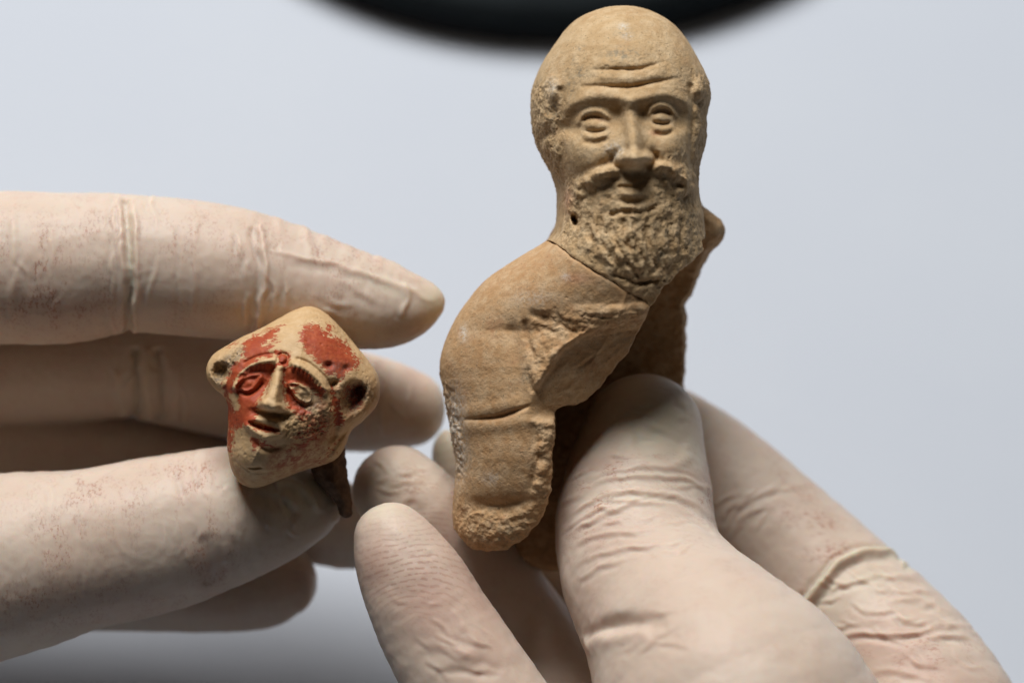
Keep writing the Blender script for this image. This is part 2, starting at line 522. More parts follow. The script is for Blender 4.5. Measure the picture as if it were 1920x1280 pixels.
# eyes: thick lids round a narrow ball
R.blob(1114, 234, 33, 27, 9, 0, 4)
R.stroke([(1082, 238), (1087, 223), (1098, 213), (1113, 210), (1130, 214), (1146, 228)], [4, 6, 6.5, 6, 4], 9, 0.12)
R.stroke([(1091, 228), (1101, 221), (1115, 219.5), (1133, 225)], 3.4, -7, 0.2)
R.blob(1117, 236, 23, 9.5, 7, 6, 4); R.blob(1108, 237, 6, 5, 3); R.blob(1124, 230, 5, 3, -3)
R.stroke([(1096, 246), (1115, 249), (1136, 245)], 2.6, -6, 0.2)
R.stroke([(1088, 247), (1100, 256), (1117, 259.5), (1134, 255), (1149, 240)], [4, 5.5, 6, 5.5, 4], 5.5, 0.3)
R.stroke([(1090, 266), (1114, 271), (1142, 262)], 5, -5, 0.2)
R.blob(1242, 223, 29, 26, 10, 0, 4)
R.stroke([(1213, 221), (1219, 209), (1230, 202), (1245, 200), (1259, 206), (1270, 222)], [4, 6, 6.5, 6, 4], 9, 0.12)
R.stroke([(1222, 214), (1235, 209), (1248, 209), (1261, 216)], 3.4, -7, 0.2)
R.blob(1239, 223, 19, 8.5, 7, 2, 4); R.blob(1236, 224, 6, 5, 3)
R.stroke([(1222, 231), (1240, 234), (1257, 230)], 2.6, -6, 0.2)
R.stroke([(1214, 232), (1226, 241), (1242, 244.5), (1257, 240), (1270, 226)], [4, 5.5, 6, 5.5, 4], 5.5, 0.3)
R.stroke([(1222, 252), (1242, 256), (1264, 246)], 4.5, -5, 0.2)
# cheeks
R.blob(1092, 290, 40, 34, 13); R.blob(1258, 284, 32, 32, 14)
R.blob(1268, 250, 20, 12, 5)
R.stroke([(1154, 292), (1138, 308), (1116, 318), (1085, 326)], [8, 9, 8], [-12, -13, -5])
R.stroke([(1222, 290), (1236, 304), (1270, 312)], [8, 8, 7], [-10, -10, -4])
# nose
R.stroke([(1179, 210), (1183, 240), (1186, 270), (1187, 304)], [11, 13, 17, 20], [9, 24, 37, 43])
R.blob(1188, 301, 19, 14, 14, 0, 2.6)
R.blob(1163, 300, 13, 11, 20, 0, 2.6); R.blob(1211, 301, 13, 11, 20, 0, 2.6)
under = sstep(316, 324, Y + (np.abs(X - 1187) * 0.16)) * np.exp(-((X - 1187) / 42) ** 4) * np.exp(-((Y - 332) / 14) ** 4)
R.H -= (under * 12).astype(np.float32)
R.blob(1163, 313, 9, 5, -14); R.blob(1212, 313, 10, 7, -20)
R.blob(1188, 330, 22, 13, -9, 0, 3)
R.stroke([(1138, 284), (1146, 298), (1148, 312), (1160, 320)], 4.5, -9, 0.2); R.stroke([(1228, 286), (1228, 300), (1222, 314)], 4.5, -9, 0.2)
# philtrum, mouth, moustache
R.stroke([(1158, 336), (1186, 339), (1210, 335)], 9, 6, 0.2)
R.stroke([(1156, 351), (1172, 353), (1190, 353), (1210, 345)], 3.6, -9, 0.1)
R.stroke([(1160, 365), (1185, 368), (1210, 364)], 7, 8, 0.2)
R.stroke([(1150, 377), (1170, 381), (1195, 382), (1218, 376)], 6, -8, 0.45)
R.stroke([(1160, 330), (1144, 323), (1120, 329), (1098, 342), (1082, 360), (1072, 384)], [6, 10, 14, 15, 14, 12], [4, 16, 20, 18, 14, 6])
R.stroke([(1222, 322), (1240, 314), (1264, 318), (1286, 334), (1290, 352), (1276, 362)], [6, 11, 15, 16, 12], [4, 19, 24, 25, 12])
R.stroke([(1150, 346), (1128, 354), (1108, 372)], 7, -4, 0.3); R.stroke([(1216, 346), (1240, 358), (1266, 374)], 8, -6, 0.3)
for cx, cy, h in ((1236, 310, 6), (1262, 326, 7), (1288, 336, 8), (1250, 342, 6), (1272, 350, -6), (1252, 322, -5), (1276, 324, -6), (1100, 344, 5), (1122, 330, 5), (1086, 366, 6), (1110, 338, -4), (1092, 354, -5), (1140, 324, 4)): R.blob(cx, cy, 7, 6, h, 20)
R.stroke([(1278, 372), (1294, 360), (1300, 340)], 6, -10)
# beard
R.blob(1188, 465, 95, 105, 15)
for a in ([(1140, 400), (1136, 430), (1150, 470), (1180, 515), (1204, 545)], [(1158, 412), (1160, 440), (1172, 480), (1198, 520)], [(1178, 414), (1180, 450), (1192, 490), (1212, 525)], [(1200, 414), (1200, 450), (1208, 480), (1222, 510)],
          [(1222, 408), (1220, 440), (1226, 470), (1234, 500)], [(1244, 404), (1242, 440), (1246, 470), (1250, 496)], [(1266, 400), (1266, 440), (1270, 480)], [(1116, 398), (1112, 430), (1124, 470), (1150, 506)], [(1096, 410), (1092, 440), (1106, 470)], [(1286, 396), (1288, 430), (1290, 466)]):
    R.stroke(a, 4.8, 3.6, 0.2); R.stroke([(x_ + 9, y_) for x_, y_ in a], 3.4, -3.4, 0.25)
R.blob(1188, 398, 34, 14, 8)
R.stroke([(1146, 404), (1166, 400), (1200, 402), (1222, 394)], 5, -9)
for a in ([(1226, 396), (1212, 412), (1204, 424)], [(1148, 410), (1158, 424), (1150, 436)], [(1168, 410), (1162, 428)], [(1190, 412), (1186, 432)],
          [(1120, 400), (1130, 424), (1148, 444)], [(1256, 400), (1240, 420), (1244, 450)], [(1216, 424), (1208, 446), (1214, 470)],
          [(1098, 420), (1106, 448), (1128, 466)], [(1160, 450), (1176, 466), (1196, 470)], [(1250, 470), (1232, 486), (1238, 508)],
          [(1280, 420), (1272, 446), (1280, 470)], [(1206, 486), (1230, 500), (1212, 520)], [(1140, 476), (1164, 492), (1180, 508)],
          [(1100, 470), (1120, 492), (1150, 504)]):
    R.stroke(a, 4.5, -3.5, 0.35)
for cx, cy, r in ((1112, 436, 12), (1140, 456, 13), (1180, 440, 12), (1222, 456, 13), (1256, 440, 13), (1164, 484, 13), (1200, 500, 13), (1246, 490, 12), (1130, 418, 11),
                  (1280, 460, 11), (1272, 404, 12), (1100, 392, 13), (1126, 386, 11), (1246, 392, 10), (1110, 462, 10), (1225, 520, 10)):
    R.blob(cx, cy, r, r * 0.8, 2.5, 30, 2.4)
R.stroke([(1175, 528), (1195, 533), (1215, 530), (1232, 526)], [3, 4, 4, 2], [-5, -11, -10, -3])
R.stroke([(1150, 518), (1172, 524), (1190, 520)], 3.5, -6)
R.blob(1078, 411, 4.5, 9, -60, -15, 4)
R.blob(1079, 422, 4, 4, -14)
# sides of the head: hair, ears
R.stroke([(1052, 168), (1051, 210), (1051, 250), (1056, 300), (1060, 345), (1056, 400)], 7, -9)
R.blob(1034, 158, 15, 22, 11, 0, 3); R.blob(1040, 176, 8, 9, 6)
R.blob(1030, 246, 13, 11, -14); R.blob(1036, 205, 9, 10, -8); R.blob(1018, 272, 14, 12, 8); R.blob(1040, 285, 9, 14, 8); R.blob(1022, 218, 12, 10, 7)
R.blob(1040, 318, 10, 14, 7)
R.stroke([(1297, 160), (1300, 220), (1297, 280), (1299, 340)], 6, -9)
R.blob(1316, 160, 12, 20, 14, 0, 3); R.blob(1312, 190, 9, 8, -14); R.blob(1318, 240, 10, 30, 5); R.blob(1304, 380, 10, 30, -5)
# the body
ridge = catmull([(985, 790), (990, 766), (1002, 730), (1030, 690), (1056, 650), (1086, 630), (1120, 613), (1160, 602), (1212, 590)], 5)
rd, rt = dist_poly(X, Y, ridge)
low = inside(X, Y, np.concatenate([ridge, [(1400, 600), (1400, 1000), (985, 1000)]])) & (Y < 785)
lowm = low * sstep(800, 765, Y)
R.H -= blur((np.minimum(rd, 120) * 0.62 * lowm).astype(np.float32), 1.6)
upm = inside(X, Y, [(985, 612), (1050, 575), (1215, 570), (1212, 592), (1120, 613), (1056, 650), (1002, 730), (992, 700)])
R.H += blur((upm * np.minimum(30, 0.0 + 0.25 * np.maximum(0, 60 - rd))).astype(np.float32), 2)
R.stroke([(984, 606), (990, 640), (1000, 670), (994, 700), (1000, 730)], 5, -7)
R.stroke([(1000, 590), (1040, 600), (1070, 622)], 7, -6)
R.stroke([(1030, 668), (1056, 650), (1086, 630), (1130, 612)], 5, 5)
for a, h in (([(1000, 610), (1030, 622), (1050, 640)], -6), ([(1040, 590), (1066, 606), (1100, 604)], -6), ([(1090, 590), (1130, 596), (1170, 586)], -5), ([(1120, 580), (1150, 572), (1190, 580)], -4), ([(1008, 640), (1024, 660), (1012, 690)], -5), ([(1070, 700), (1110, 670), (1150, 640)], -3), ([(1040, 740), (1080, 712), (1100, 700)], -3)):
    R.stroke(a, 3.4, h * 0.45, 0.3); R.stroke([(x_ + 3, y_ - 8) for x_, y_ in a], 5, -h * 0.25, 0.3)
R.stroke([(872, 786), (900, 784), (935, 780), (965, 770), (990, 760)], [2.5, 3.5, 4, 4.5, 3], [-3, -8, -11, -11, -5])
R.stroke([(880, 770), (930, 764), (972, 752)], 12, 4)
R.stroke([(880, 802), (930, 798), (985, 788)], 12, 4)
R.blob(935, 700, 90, 80, 10); R.blob(955, 860, 60, 70, 10)
R.stroke([(960, 620), (972, 690), (976, 750)], 12, -6)
R.stroke([(846, 735), (858, 790), (872, 850), (862, 900)], 8, -7)
R.blob(922, 948, 34, 12, -13, 8); R.blob(968, 940, 26, 11, -9, -14); R.blob(940, 936, 40, 16, -4)
R.blob(925, 998, 55, 26, 10)
R.blob(880, 900, 20, 30, 5); R.blob(1012, 856, 6, 9, -9); R.blob(1018, 880, 8, 12, 5); R.blob(1014, 830, 9, 12, 5); R.blob(1010, 905, 9, 12, 6)
R.stroke([(1000, 800), (1006, 850), (996, 910)], 7, -5)
R.H -= (10 * np.exp(-np.maximum(CUT, 0) / 7) * (Y > 760)).astype(np.float32)
R.H -= (5 * np.exp(-np.maximum(np.abs(HEADSIDE), 0) / 2.2)).astype(np.float32)

R.H = 0.35 * R.H + 0.65 * blur(R.H, 1.1)
ROUGH = np.zeros(X.shape, np.float32)
def rough(pts, v, e=14):
    global ROUGH
    ROUGH = np.maximum(ROUGH, v * sstep(-e, e, sd_poly(X, Y, pts)))
rough([(1060, 330), (1150, 318), (1165, 345), (1150, 385), (1215, 385), (1225, 320), (1290, 315), (1310, 380), (1330, 460), (1215, 575), (1050, 460), (1062, 400)], 1.0)
rough([(995, 150), (1045, 140), (1052, 200), (1056, 340), (1035, 345), (995, 250)], 1.0)
rough([(1302, 130), (1340, 130), (1340, 330), (1304, 330)], 0.8)
rough([(1060, 100), (1260, 90), (1270, 140), (1060, 190)], 0.35, 30)
rough([(1000, 590), (1215, 575), (1195, 612), (1060, 640), (1000, 640)], 0.9)
rough([(985, 620), (1056, 645), (1000, 735), (990, 690)], 0.7)
rough([(1060, 650), (1200, 605), (1150, 700), (1040, 780), (990, 770)], 0.25)
rough([(858, 945), (1000, 950), (1000, 1000), (940, 1040), (850, 1020)], 1.0)
rough([(1000, 790), (1045, 780), (1040, 960), (1000, 990), (996, 900)], 0.9)
rough([(820, 700), (848, 730), (868, 830), (866, 900), (835, 900)], 0.9, 8)
rough([(1130, 270), (1175, 280), (1170, 310), (1130, 312)], 0.7)
rough([(1240, 290), (1290, 280), (1295, 320), (1230, 315)], 0.6)
PALE = np.zeros(X.shape, np.float32); 
for cx, cy, rx, ry, v in ((1150, 286, 15, 14, .9), (1036, 160, 10, 16, .6), (852, 790, 18, 60, 1.0), (868, 625, 8, 16, .7), (1060, 520, 7, 6, .9), (1170, 46, 10, 6, .8), (1176, 66, 10, 8, .5), (862, 850, 16, 50, .8), (920, 895, 18, 12, .5), (1000, 560, 40, 14, .35)):
    PALE = np.maximum(PALE, v * np.exp(-((X - cx) / rx) ** 2 - ((Y - cy) / ry) ** 2))
GREY = np.zeros(X.shape, np.float32)
for cx, cy, rx, ry, v in ((1170, 104, 40, 14, .8), (1090, 138, 10, 12, .9), (1092, 88, 9, 5, .9), (1075, 112, 9, 8, .6), (1035, 205, 16, 25, .7), (1070, 160, 8, 22, .7), (1172, 60, 20, 10, .5), (1246, 440, 6, 12, 1), (1236, 480, 8, 12, .9), (1145, 300, 14, 8, .6), (985, 706, 8, 10, .8), (1180, 640, 30, 14, .5),
                          (880, 870, 14, 30, .5), (960, 1000, 40, 22, .6), (900, 1010, 25, 15, .6), (1300, 420, 10, 60, .4), (1130, 645, 60, 10, .3)):
    GREY = np.maximum(GREY, v * np.exp(-((X - cx) / rx) ** 2 - ((Y - cy) / ry) ** 2))
PINK = (0.55 * np.exp(-((X - 1083) / 26) ** 2 - ((Y - 523) / 11) ** 2) + 0.7 * np.exp(-((X - 1228) / 12) ** 2 - ((Y - 252) / 5) ** 2)
        + 0.6 * np.exp(-((X - 1066) / 8) ** 2 - ((Y - 372) / 22) ** 2) + 0.35 * np.exp(-((X - 1126) / 10) ** 2 - ((Y - 226) / 4) ** 2)).astype(np.float32)

def sample(A, x, y, x0, y0, st_):
    fx = np.clip((x - x0) / st_, 0, A.shape[0] - 1.001); fy = np.clip((y - y0) / st_, 0, A.shape[1] - 1.001)
    i = fx.astype(int); j = fy.astype(int); u = fx - i; v = fy - j
    return A[i, j] * (1 - u) * (1 - v) + A[i + 1, j] * u * (1 - v) + A[i, j + 1] * (1 - u) * v + A[i + 1, j + 1] * u * v

YM0 = np.interp(YO, [0, 320, 480, 700, 1080], [0, 0, 5, 10, 0]).astype(np.float32)

def build_clay(name, sel, parent, mat, origin_px, ys, back, amp_scale=1.0, cuts=()):
    """sel: slices of the figurine raster; ys: depth samples; cuts: fields (>0 kept) with a slant into the depth"""
    Ps, Hs, ym = P[sel], R.H[sel], YM0[sel]
    yv = ys[None, None, :]
    rel = yv - ym[..., None]
    front = sstep(30, -40, rel)
    yy = rel + Hs[..., None] * front
    k = np.where(yy < 0, 1.0, back)
    F = (yy / k) ** 2 - 4 * Ps[..., None]
    F = F / (2 * np.sqrt(np.maximum(4 * Ps, 25)))[..., None]
    for c, slant in cuts:
        F = np.maximum(F, -(c[sel][..., None] - slant * np.clip(rel + 60, 0, 400)))
    F = np.pad(F.astype(np.float32), 1, constant_values=5.0)
    x0, y0 = gx[sel[0]][0], gy[sel[1]][0]
    v, q = surface_nets(F, (x0 - STEP, y0 - STEP, ys[0] - STEP), STEP)
    # (px, py, y) -> rig
    rv = np.stack([v[:, 0] - 960, v[:, 2], 640 - v[:, 1]], 1)
    # axes swapped twice in sign: py down = flips handedness; depth/height swap flips it back
    n = normals(rv, q)
    rg = sample(ROUGH, v[:, 0], v[:, 1], fx0, fy0, STEP)
    amp = 0.6 + 1.9 * rg
    d = amp * (fbm(rv, 13, 3, 1, 0.6) * 0.8) + rg * 2.2 * noise(rv, 30, 21) + 1.6 * noise(rv, 60, 4)
    beard = rg * sstep(375, 400, v[:, 1]) * sstep(585, 560, v[:, 1]) * (v[:, 0] > 1050)
    d = d + beard * sstep(590, 500, v[:, 1] ) * (1.8 * noise(rv * np.array([1.25, 1, 0.5], np.float32), 15, 61) + 2.6 * (0.3 - np.abs(noise(rv * np.array([1.3, 1, 0.5], np.float32), 24, 63))))
    frac = np.clip((v[:, 1] - 560) / 20, 0, 1) * rg
    d = d + frac * (4.5 * (0.35 - np.abs(noise(rv, 34, 51))) + 3.0 * (0.3 - np.abs(noise(rv * np.array([0.8, 1, 1.3], np.float32), 17, 53))))
    pits = np.maximum(0, noise(rv * np.array([1, 1, 1.5], np.float32), 8, 31) - 0.5) * (3 + 8 * rg) * np.clip(noise(rv, 80, 44) * 2 + 0.4, 0, 1)
    d = (d - pits) * amp_scale
    rv = (rv + n * d[:, None]).astype(np.float32)
    s = lambda A: sample(A, v[:, 0], v[:, 1], fx0, fy0, STEP)
    fr = (v[:, 2] < 40).astype(np.float32)
    org = (origin_px[0] - 960, 0, 640 - origin_px[1])
    return clay_mesh(name, rv, q, mat, org, parent, dict(rough=rg * fr + 0.3 * (1 - fr), pale=s(PALE) * fr, grey=s(GREY) * fr, pink=s(PINK) * fr))

fig = empty("bearded_figurine", (940 - 960, 0, 640 - 1030))
tag(fig, "tan clay figurine of a bald bearded man with a broken open chest", "figurine")
bpy.context.view_layer.update()
def sl(a, b, g): return slice(int(np.searchsorted(g, a)), int(np.searchsorted(g, b)))
ysH = np.arange(-296, 190, STEP, dtype=np.float32)
build_clay("head", (sl(976, 1350, gx), sl(-6, 592, gy)), fig, CLAY_HEAD, (1165, 480), ysH, 0.9, 1.0, [(HEADSIDE - 0.6, 0.0), (CUT, 0.4)])
ysT = np.arange(-226, 260, STEP, dtype=np.float32)
build_clay("torso", (sl(806, 1240, gx), sl(424, 1060, gy)), fig, CLAY, (940, 800), ysT, 1.35, 1.0, [(-HEADSIDE - 0.6, 0.0), (CUT, 0.3)])

# back half of the hollow shell, seen through the broken front
def shell():
    st_ = 3.0
    x = np.arange(840, 1376, st_, dtype=np.float32); y = np.arange(330, 1110, st_, dtype=np.float32)
    A, B = np.meshgrid(x, y, indexing='ij')
    out = catmull([(1180, 340), (1290, 345), (1312, 375), (1328, 393), (1348, 411), (1358, 430), (1354, 452), (1334, 472), (1316, 505), (1301, 545), (1283, 571),
                   (1288, 595), (1286, 660), (1283, 730), (1280, 850), (1220, 990), (1130, 1062), (1040, 1072), (960, 1050), (900, 1040), (872, 1010), (880, 900), (900, 700), (990, 520), (1060, 400)], 4, True)
    p, sd = puff(A, B, st_, out)
    ym = np.interp(B, [340, 430, 520, 720, 1080], [50, 75, 150, 215, 170]).astype(np.float32)
    T2 = np.minimum(4 * p * 0.25, 34.0 ** 2)
    ys = np.arange(-10, 300, st_, dtype=np.float32)
    rel = ys[None, None, :] - ym[..., None]
    F = rel ** 2 - T2[..., None]
    F = F / (2 * np.sqrt(np.maximum(T2, 40)))[..., None]
    F = np.pad(F.astype(np.float32), 1, constant_values=5.0)
    v, q = surface_nets(F, (x[0] - st_, y[0] - st_, ys[0] - st_), st_)
    f = 1 + v[:, 2] / DU
    rv = np.stack([(v[:, 0] - 960) * f, v[:, 2], (640 - v[:, 1]) * f], 1)
    n = normals(rv, q)
    d = 3.0 * fbm(rv, 34, 3, 3) + 1.6 * fbm(rv, 10, 2, 8)
    rv = (rv + n * d[:, None]).astype(np.float32)
    z = np.zeros(len(rv))
    o = clay_mesh("back_wall", rv, q, CLAY, (1100 - 960, 150, 640 - 900), fig, dict(rough=z + 0.5, pale=z, grey=z, pink=z))
    return o
shell()

# ------------------------------------------------------------------ the small painted head
def painted_head():
    st_ = 1.5
    x0, y0 = 378, 560
    x = np.arange(x0, 726, st_, dtype=np.float32); y = np.arange(y0, 926, st_, dtype=np.float32)
    A, B = np.meshgrid(x, y, indexing='ij')
    out = catmull([(575, 574), (601, 582), (627, 602), (660, 640), (690, 675), (708, 706), (712, 735), (704, 762), (684, 786), (660, 806), (648, 834), (632, 858), (604, 872),
                   (560, 885), (520, 901), (482, 913), (456, 906), (437, 880), (428, 840), (430, 800), (430, 765), (420, 742), (404, 728), (392, 710), (390, 686), (405, 662), (440, 640), (500, 610), (548, 583)], 5, True)
    p, sd = puff(A, B, st_, out)
    r = Relief(A, B)
    z = lambda a, b: (360 + a / 3.46, 560 + b / 3.46)
    Z = lambda *q: [z(a, b) for a, b in q]
    # brows with notched lashes
    bl = Z((300, 570), (330, 505), (380, 450), (450, 415), (520, 398), (575, 392))
    br = Z((685, 415), (750, 440), (810, 485), (860, 535), (900, 585))
    r.blob(*z(470, 520), 34, 27, -17, -25, 3)
    r.blob(*z(750, 610), 36, 28, -17, 42, 3)
    r.stroke(bl, 5.5, 10); r.stroke(br, 5.5, 10)
    r.stroke([(a - 2, b - 11) for a, b in bl[2:]], 3, -5); r.stroke([(a + 8, b - 8) for a, b in br], 3, -5)
    for poly, off in ((bl, (2.5, 8)), (br, (-5, 7))):
        c = catmull(poly, 8); 
        for k in range(3, len(c) - 2, 3):
            r.blob(c[k][0] + off[0], c[k][1] + off[1], 2.6, 5, 7, 15)
    # eyes
    eL = Z((305, 565), (350, 525), (420, 492), (480, 490), (455, 540), (420, 580), (370, 590), (305, 565))
    r.blob(*z(400, 540), 20, 12, 7, -25, 3)
    r.stroke(eL, 3.2, 6); r.blob(*z(405, 540), 7, 5, 3, -25); r.stroke(Z((340, 590), (390, 610), (440, 590), (480, 545)), 4, -7)
    eR = Z((655, 545), (700, 540), (770, 575), (800, 625), (790, 660), (735, 650), (690, 610), (655, 545))
    r.blob(*z(735, 600), 20, 13, 8, 42, 3)
    r.stroke(eR, 3.2, 6); r.blob(*z(740, 602), 7, 5, 3, 42); r.stroke(Z((660, 600), (700, 660), (760, 690)), 5, -7)
    # nose
    r.stroke(Z((600, 425), (585, 500), (565, 600), (550, 660)), [8, 10, 14, 19], [8, 20, 32, 38], hard=True)
    r.blob(*z(500, 672), 12, 10, 11, 10, 3); r.blob(*z(610, 705), 12, 10, 11, 10, 3)
    u = (B - (766 + (A - 520) * 0.12))
    r.H -= (17 * sstep(-3, 6, u) * np.exp(-((A - 520) / 34) ** 4) * np.exp(-((u - 4) / 12) ** 4)).astype(np.float32)
    r.stroke(Z((620, 470), (650, 600), (670, 700)), 7, -9); r.stroke(Z((560, 450), (520, 560), (470, 640)), 7, -6)
    # button on the brow
    cx, cy = z(617, 386)
    rr = np.hypot(A - cx, B - cy)
    r.H += (-7 * np.exp(-((rr - 9.5) / 2.6) ** 2) + 3 * np.exp(-(rr / 7) ** 4)).astype(np.float32)
    # mouth
    r.blob(*z(505, 820), 42, 24, 9, 10)
    r.stroke(Z((395, 800), (440, 765), (510, 762), (590, 795), (620, 835)), 6, 6)
    r.stroke(Z((410, 792), (470, 812), (540, 832), (604, 842)), [3, 5, 5, 3], [-7, -15, -15, -6], hard=True)
    r.stroke(Z((400, 815), (450, 850), (520, 880), (600, 865), (625, 840)), 6, 7)
    r.stroke(Z((420, 890), (450, 915), (500, 955), (580, 950), (640, 920)), 6, -6, 0.3)
    r.blob(*z(450, 1030), 50, 44, 18); r.stroke(Z((920, 720), (880, 900), (780, 1050), (640, 1150)), 20, -11, 0.2); r.stroke(Z((270, 880), (290, 1040), (340, 1150)), 14, -6, 0.2); r.stroke(Z((380, 1075), (430, 1082), (495, 1076)), 1.8, -7, 0.2)
    r.stroke(Z((300, 1040), (350, 1070), (420, 1110), (520, 1115)), 2.5, -3)
    r.blob(*z(300, 700), 30, 34, 6)
    # ears: hollow cups at the corners
    r.blob(*z(205, 475), 15, 15, -32, -35, 3); r.blob(*z(140, 500), 10, 16, 6, -30); r.blob(*z(235, 440), 10, 8, -12); r.stroke(Z((160, 590), (215, 600), (250, 520)), 6, 3); r.stroke(Z((250, 610), (260, 520), (300, 430)), 6, -8)
    r.blob(*z(1058, 635), 19, 25, -44, 15, 3); r.blob(*z(1060, 632), 6, 6, 12); r.blob(*z(1090, 580), 12, 9, -14, 20); r.blob(*z(1020, 720), 10, 12, -12)
    r.stroke(Z((1020, 545), (1110, 545), (1160, 620), (1150, 690), (1050, 770)), 7, 2)
    r.stroke(Z((930, 560), (945, 660), (960, 780), (930, 900)), 7, -13)
    for a, b, s_, h in ((905, 430, 7, -12), (1012, 450, 8, -8), (945, 540, 7, -14), (965, 880, 9, -10)):
        r.blob(*z(a, b), s_, s_ * 0.8, h)
    r.stroke(Z((900, 1010), (960, 920), (1010, 850)), 4, -9)
    r.H = 0.4 * r.H + 0.6 * blur(r.H, 0.8)
    rg = np.zeros(A.shape, np.float32)
    for poly, v in ((Z((600, 760), (700, 640), (830, 660), (930, 640), (930, 800), (800, 900), (640, 900)), 1.0), (Z((130, 440), (330, 310), (360, 340), (260, 480), (220, 590), (150, 560)), 0.7), (Z((950, 540), (1150, 540), (1190, 650), (1040, 800), (960, 760)), 0.6)):
        rg = np.maximum(rg, v * sstep(-8, 8, sd_poly(A, B, poly)))
    def mask(polys, e=20):
        m = np.zeros(A.shape, np.float32)
        for poly, v in polys: m = np.maximum(m, v * sstep(-e, e, sd_poly(A, B, poly)))
        return m
    paint = mask([(Z((610, 170), (480, 215), (350, 280), (350, 400), (430, 400), (560, 380), (500, 300)), 0.9),
                  (Z((230, 560), (300, 420), (400, 380), (570, 400), (540, 520), (470, 640), (440, 790), (250, 850), (235, 700)), 1.0),
                  (Z((740, 160), (830, 160), (900, 230), (1010, 280), (1100, 410), (990, 520), (900, 480), (840, 420), (760, 340), (720, 250)), 0.86),
                  (Z((880, 160), (920, 190), (900, 230), (870, 210)), 0.8),
                  (Z((620, 440), (740, 440), (880, 580), (860, 640), (780, 560), (690, 560), (690, 640), (790, 740), (740, 760), (660, 690), (625, 560)), 1.05),
                  (Z((410, 800), (600, 835), (600, 850), (500, 850)), 1.0), (Z((420, 880), (520, 920), (580, 950), (440, 960)), 0.9),
                  (Z((575, 350), (660, 350), (660, 425), (580, 425)), 1.0), (Z((920, 560), (970, 640), (1000, 800), (940, 820)), 0.9),
                  (Z((1010, 560), (1110, 560), (1120, 680), (1030, 740)), 0.85), (Z((890, 940), (980, 860), (950, 1010), (880, 1070), (790, 1090)), 0.5),
                  (Z((230, 300), (330, 250), (350, 270), (250, 350)), 0.55), (Z((235, 850), (300, 830), (280, 1000), (240, 980)), 0.85), (Z((330, 340), (560, 230), (600, 260), (540, 380), (350, 400)), 0.6), (Z((700, 840), (900, 720), (940, 780), (900, 900), (740, 980), (600, 1010)), 0.5)])
    paint *= 1 - 0.85 * mask([(Z((255, 610), (330, 600), (350, 700), (300, 740)), 1)], 10)
    for ln in (bl, br, Z((600, 440), (580, 540), (560, 640))):
        dl, _ = dist_poly(A, B, catmull(ln))
        paint *= 1 - 0.7 * np.exp(-(dl / 4.2) ** 2)
    for ln in (eL, eR):
        dl, _ = dist_poly(A, B, catmull(ln))
        paint *= 1 - 0.35 * np.exp(-(dl / 3.2) ** 2)
    paint = paint * 1.08
    blush = mask([(Z((560, 960), (900, 880), (880, 1060), (600, 1120), (480, 1160)), 1.0), (Z((720, 700), (930, 640), (940, 900), (800, 960)), 0.75), (Z((270, 1000), (340, 1120), (420, 1230), (300, 1200)), 0.6), (Z((950, 560), (1150, 560), (1150, 700), (1000, 800)), 0.6)], 25)
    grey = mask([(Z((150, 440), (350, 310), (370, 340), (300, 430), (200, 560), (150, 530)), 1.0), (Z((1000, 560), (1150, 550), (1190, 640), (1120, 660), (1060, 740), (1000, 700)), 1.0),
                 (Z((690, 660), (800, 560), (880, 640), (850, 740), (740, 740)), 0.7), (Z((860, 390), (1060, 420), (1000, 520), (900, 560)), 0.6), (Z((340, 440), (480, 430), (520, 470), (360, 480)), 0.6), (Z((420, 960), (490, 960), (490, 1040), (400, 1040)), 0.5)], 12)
    ys = np.arange(-176, 110, st_, dtype=np.float32)
    yv = ys[None, None, :]
    # the face leans back to the right: tilt the mid plane a little
    ym = ((A - 550) * 0.10 - (B - 745) * 0.05).astype(np.float32)
    rel = yv - ym[..., None]
    yy = rel + r.H[..., None] * sstep(30, -30, rel)
    k = np.where(yy < 0, 0.88, 0.55)
    F = ((yy / k) ** 2 - 4 * p[..., None]) / (2 * np.sqrt(np.maximum(4 * p, 25)))[..., None]
    F = np.pad(F.astype(np.float32), 1, constant_values=5.0)
    v, q = surface_nets(F, (x[0] - st_, y[0] - st_, ys[0] - st_), st_)
    off = -45
    rv = np.stack([v[:, 0] - 960, v[:, 2] + off, 640 - v[:, 1]], 1)
    n = normals(rv, q)
    s = lambda M: sample(M, v[:, 0], v[:, 1], x0, y0, st_)
    g = s(rg)
    d = (0.5 + 2.2 * g) * fbm(rv, 10, 3, 2, 0.6) + 1.6 * noise(rv, 40, 6) - np.maximum(0, noise(rv, 8, 12) - 0.45) * (3 + 8 * g)
    d -= 0.8 * s(grey)
    fc = 1 + (off / DU)
    rv = (rv + n * d[:, None])
    rv[:, 0] *= fc; rv[:, 2] *= fc
    fr = (v[:, 2] < 35).astype(np.float32)
    e = empty("painted_head_figurine", (480 - 960, off, 640 - 910))
    tag(e, "small terracotta head with flaking red paint and pointed top, held in the left gloved hand", "figurine head")
    bpy.context.view_layer.update()
    clay_mesh("head", rv.astype(np.float32), q, PAINTED, (555 - 960, off, 640 - 745), e,
              dict(rough=g * fr + 0.3 * (1 - fr), paint=s(paint) * fr, blush=s(blush), grey=s(grey) * fr))
    # broken neck behind the jaw
    st2 = 2.0
    x = np.arange(560, 690, st2, dtype=np.float32); y = np.arange(800, 990, st2, dtype=np.float32)
    A, B = np.meshgrid(x, y, indexing='ij')
    out = catmull([(600, 830), (640, 826), (648, 860), (652, 900), (660, 940), (656, 968), (640, 968), (628, 940), (604, 915), (582, 880)], 4, True)
    p2, _ = puff(A, B, st2, out)
    ys = np.arange(-40, 60, st2, dtype=np.float32)
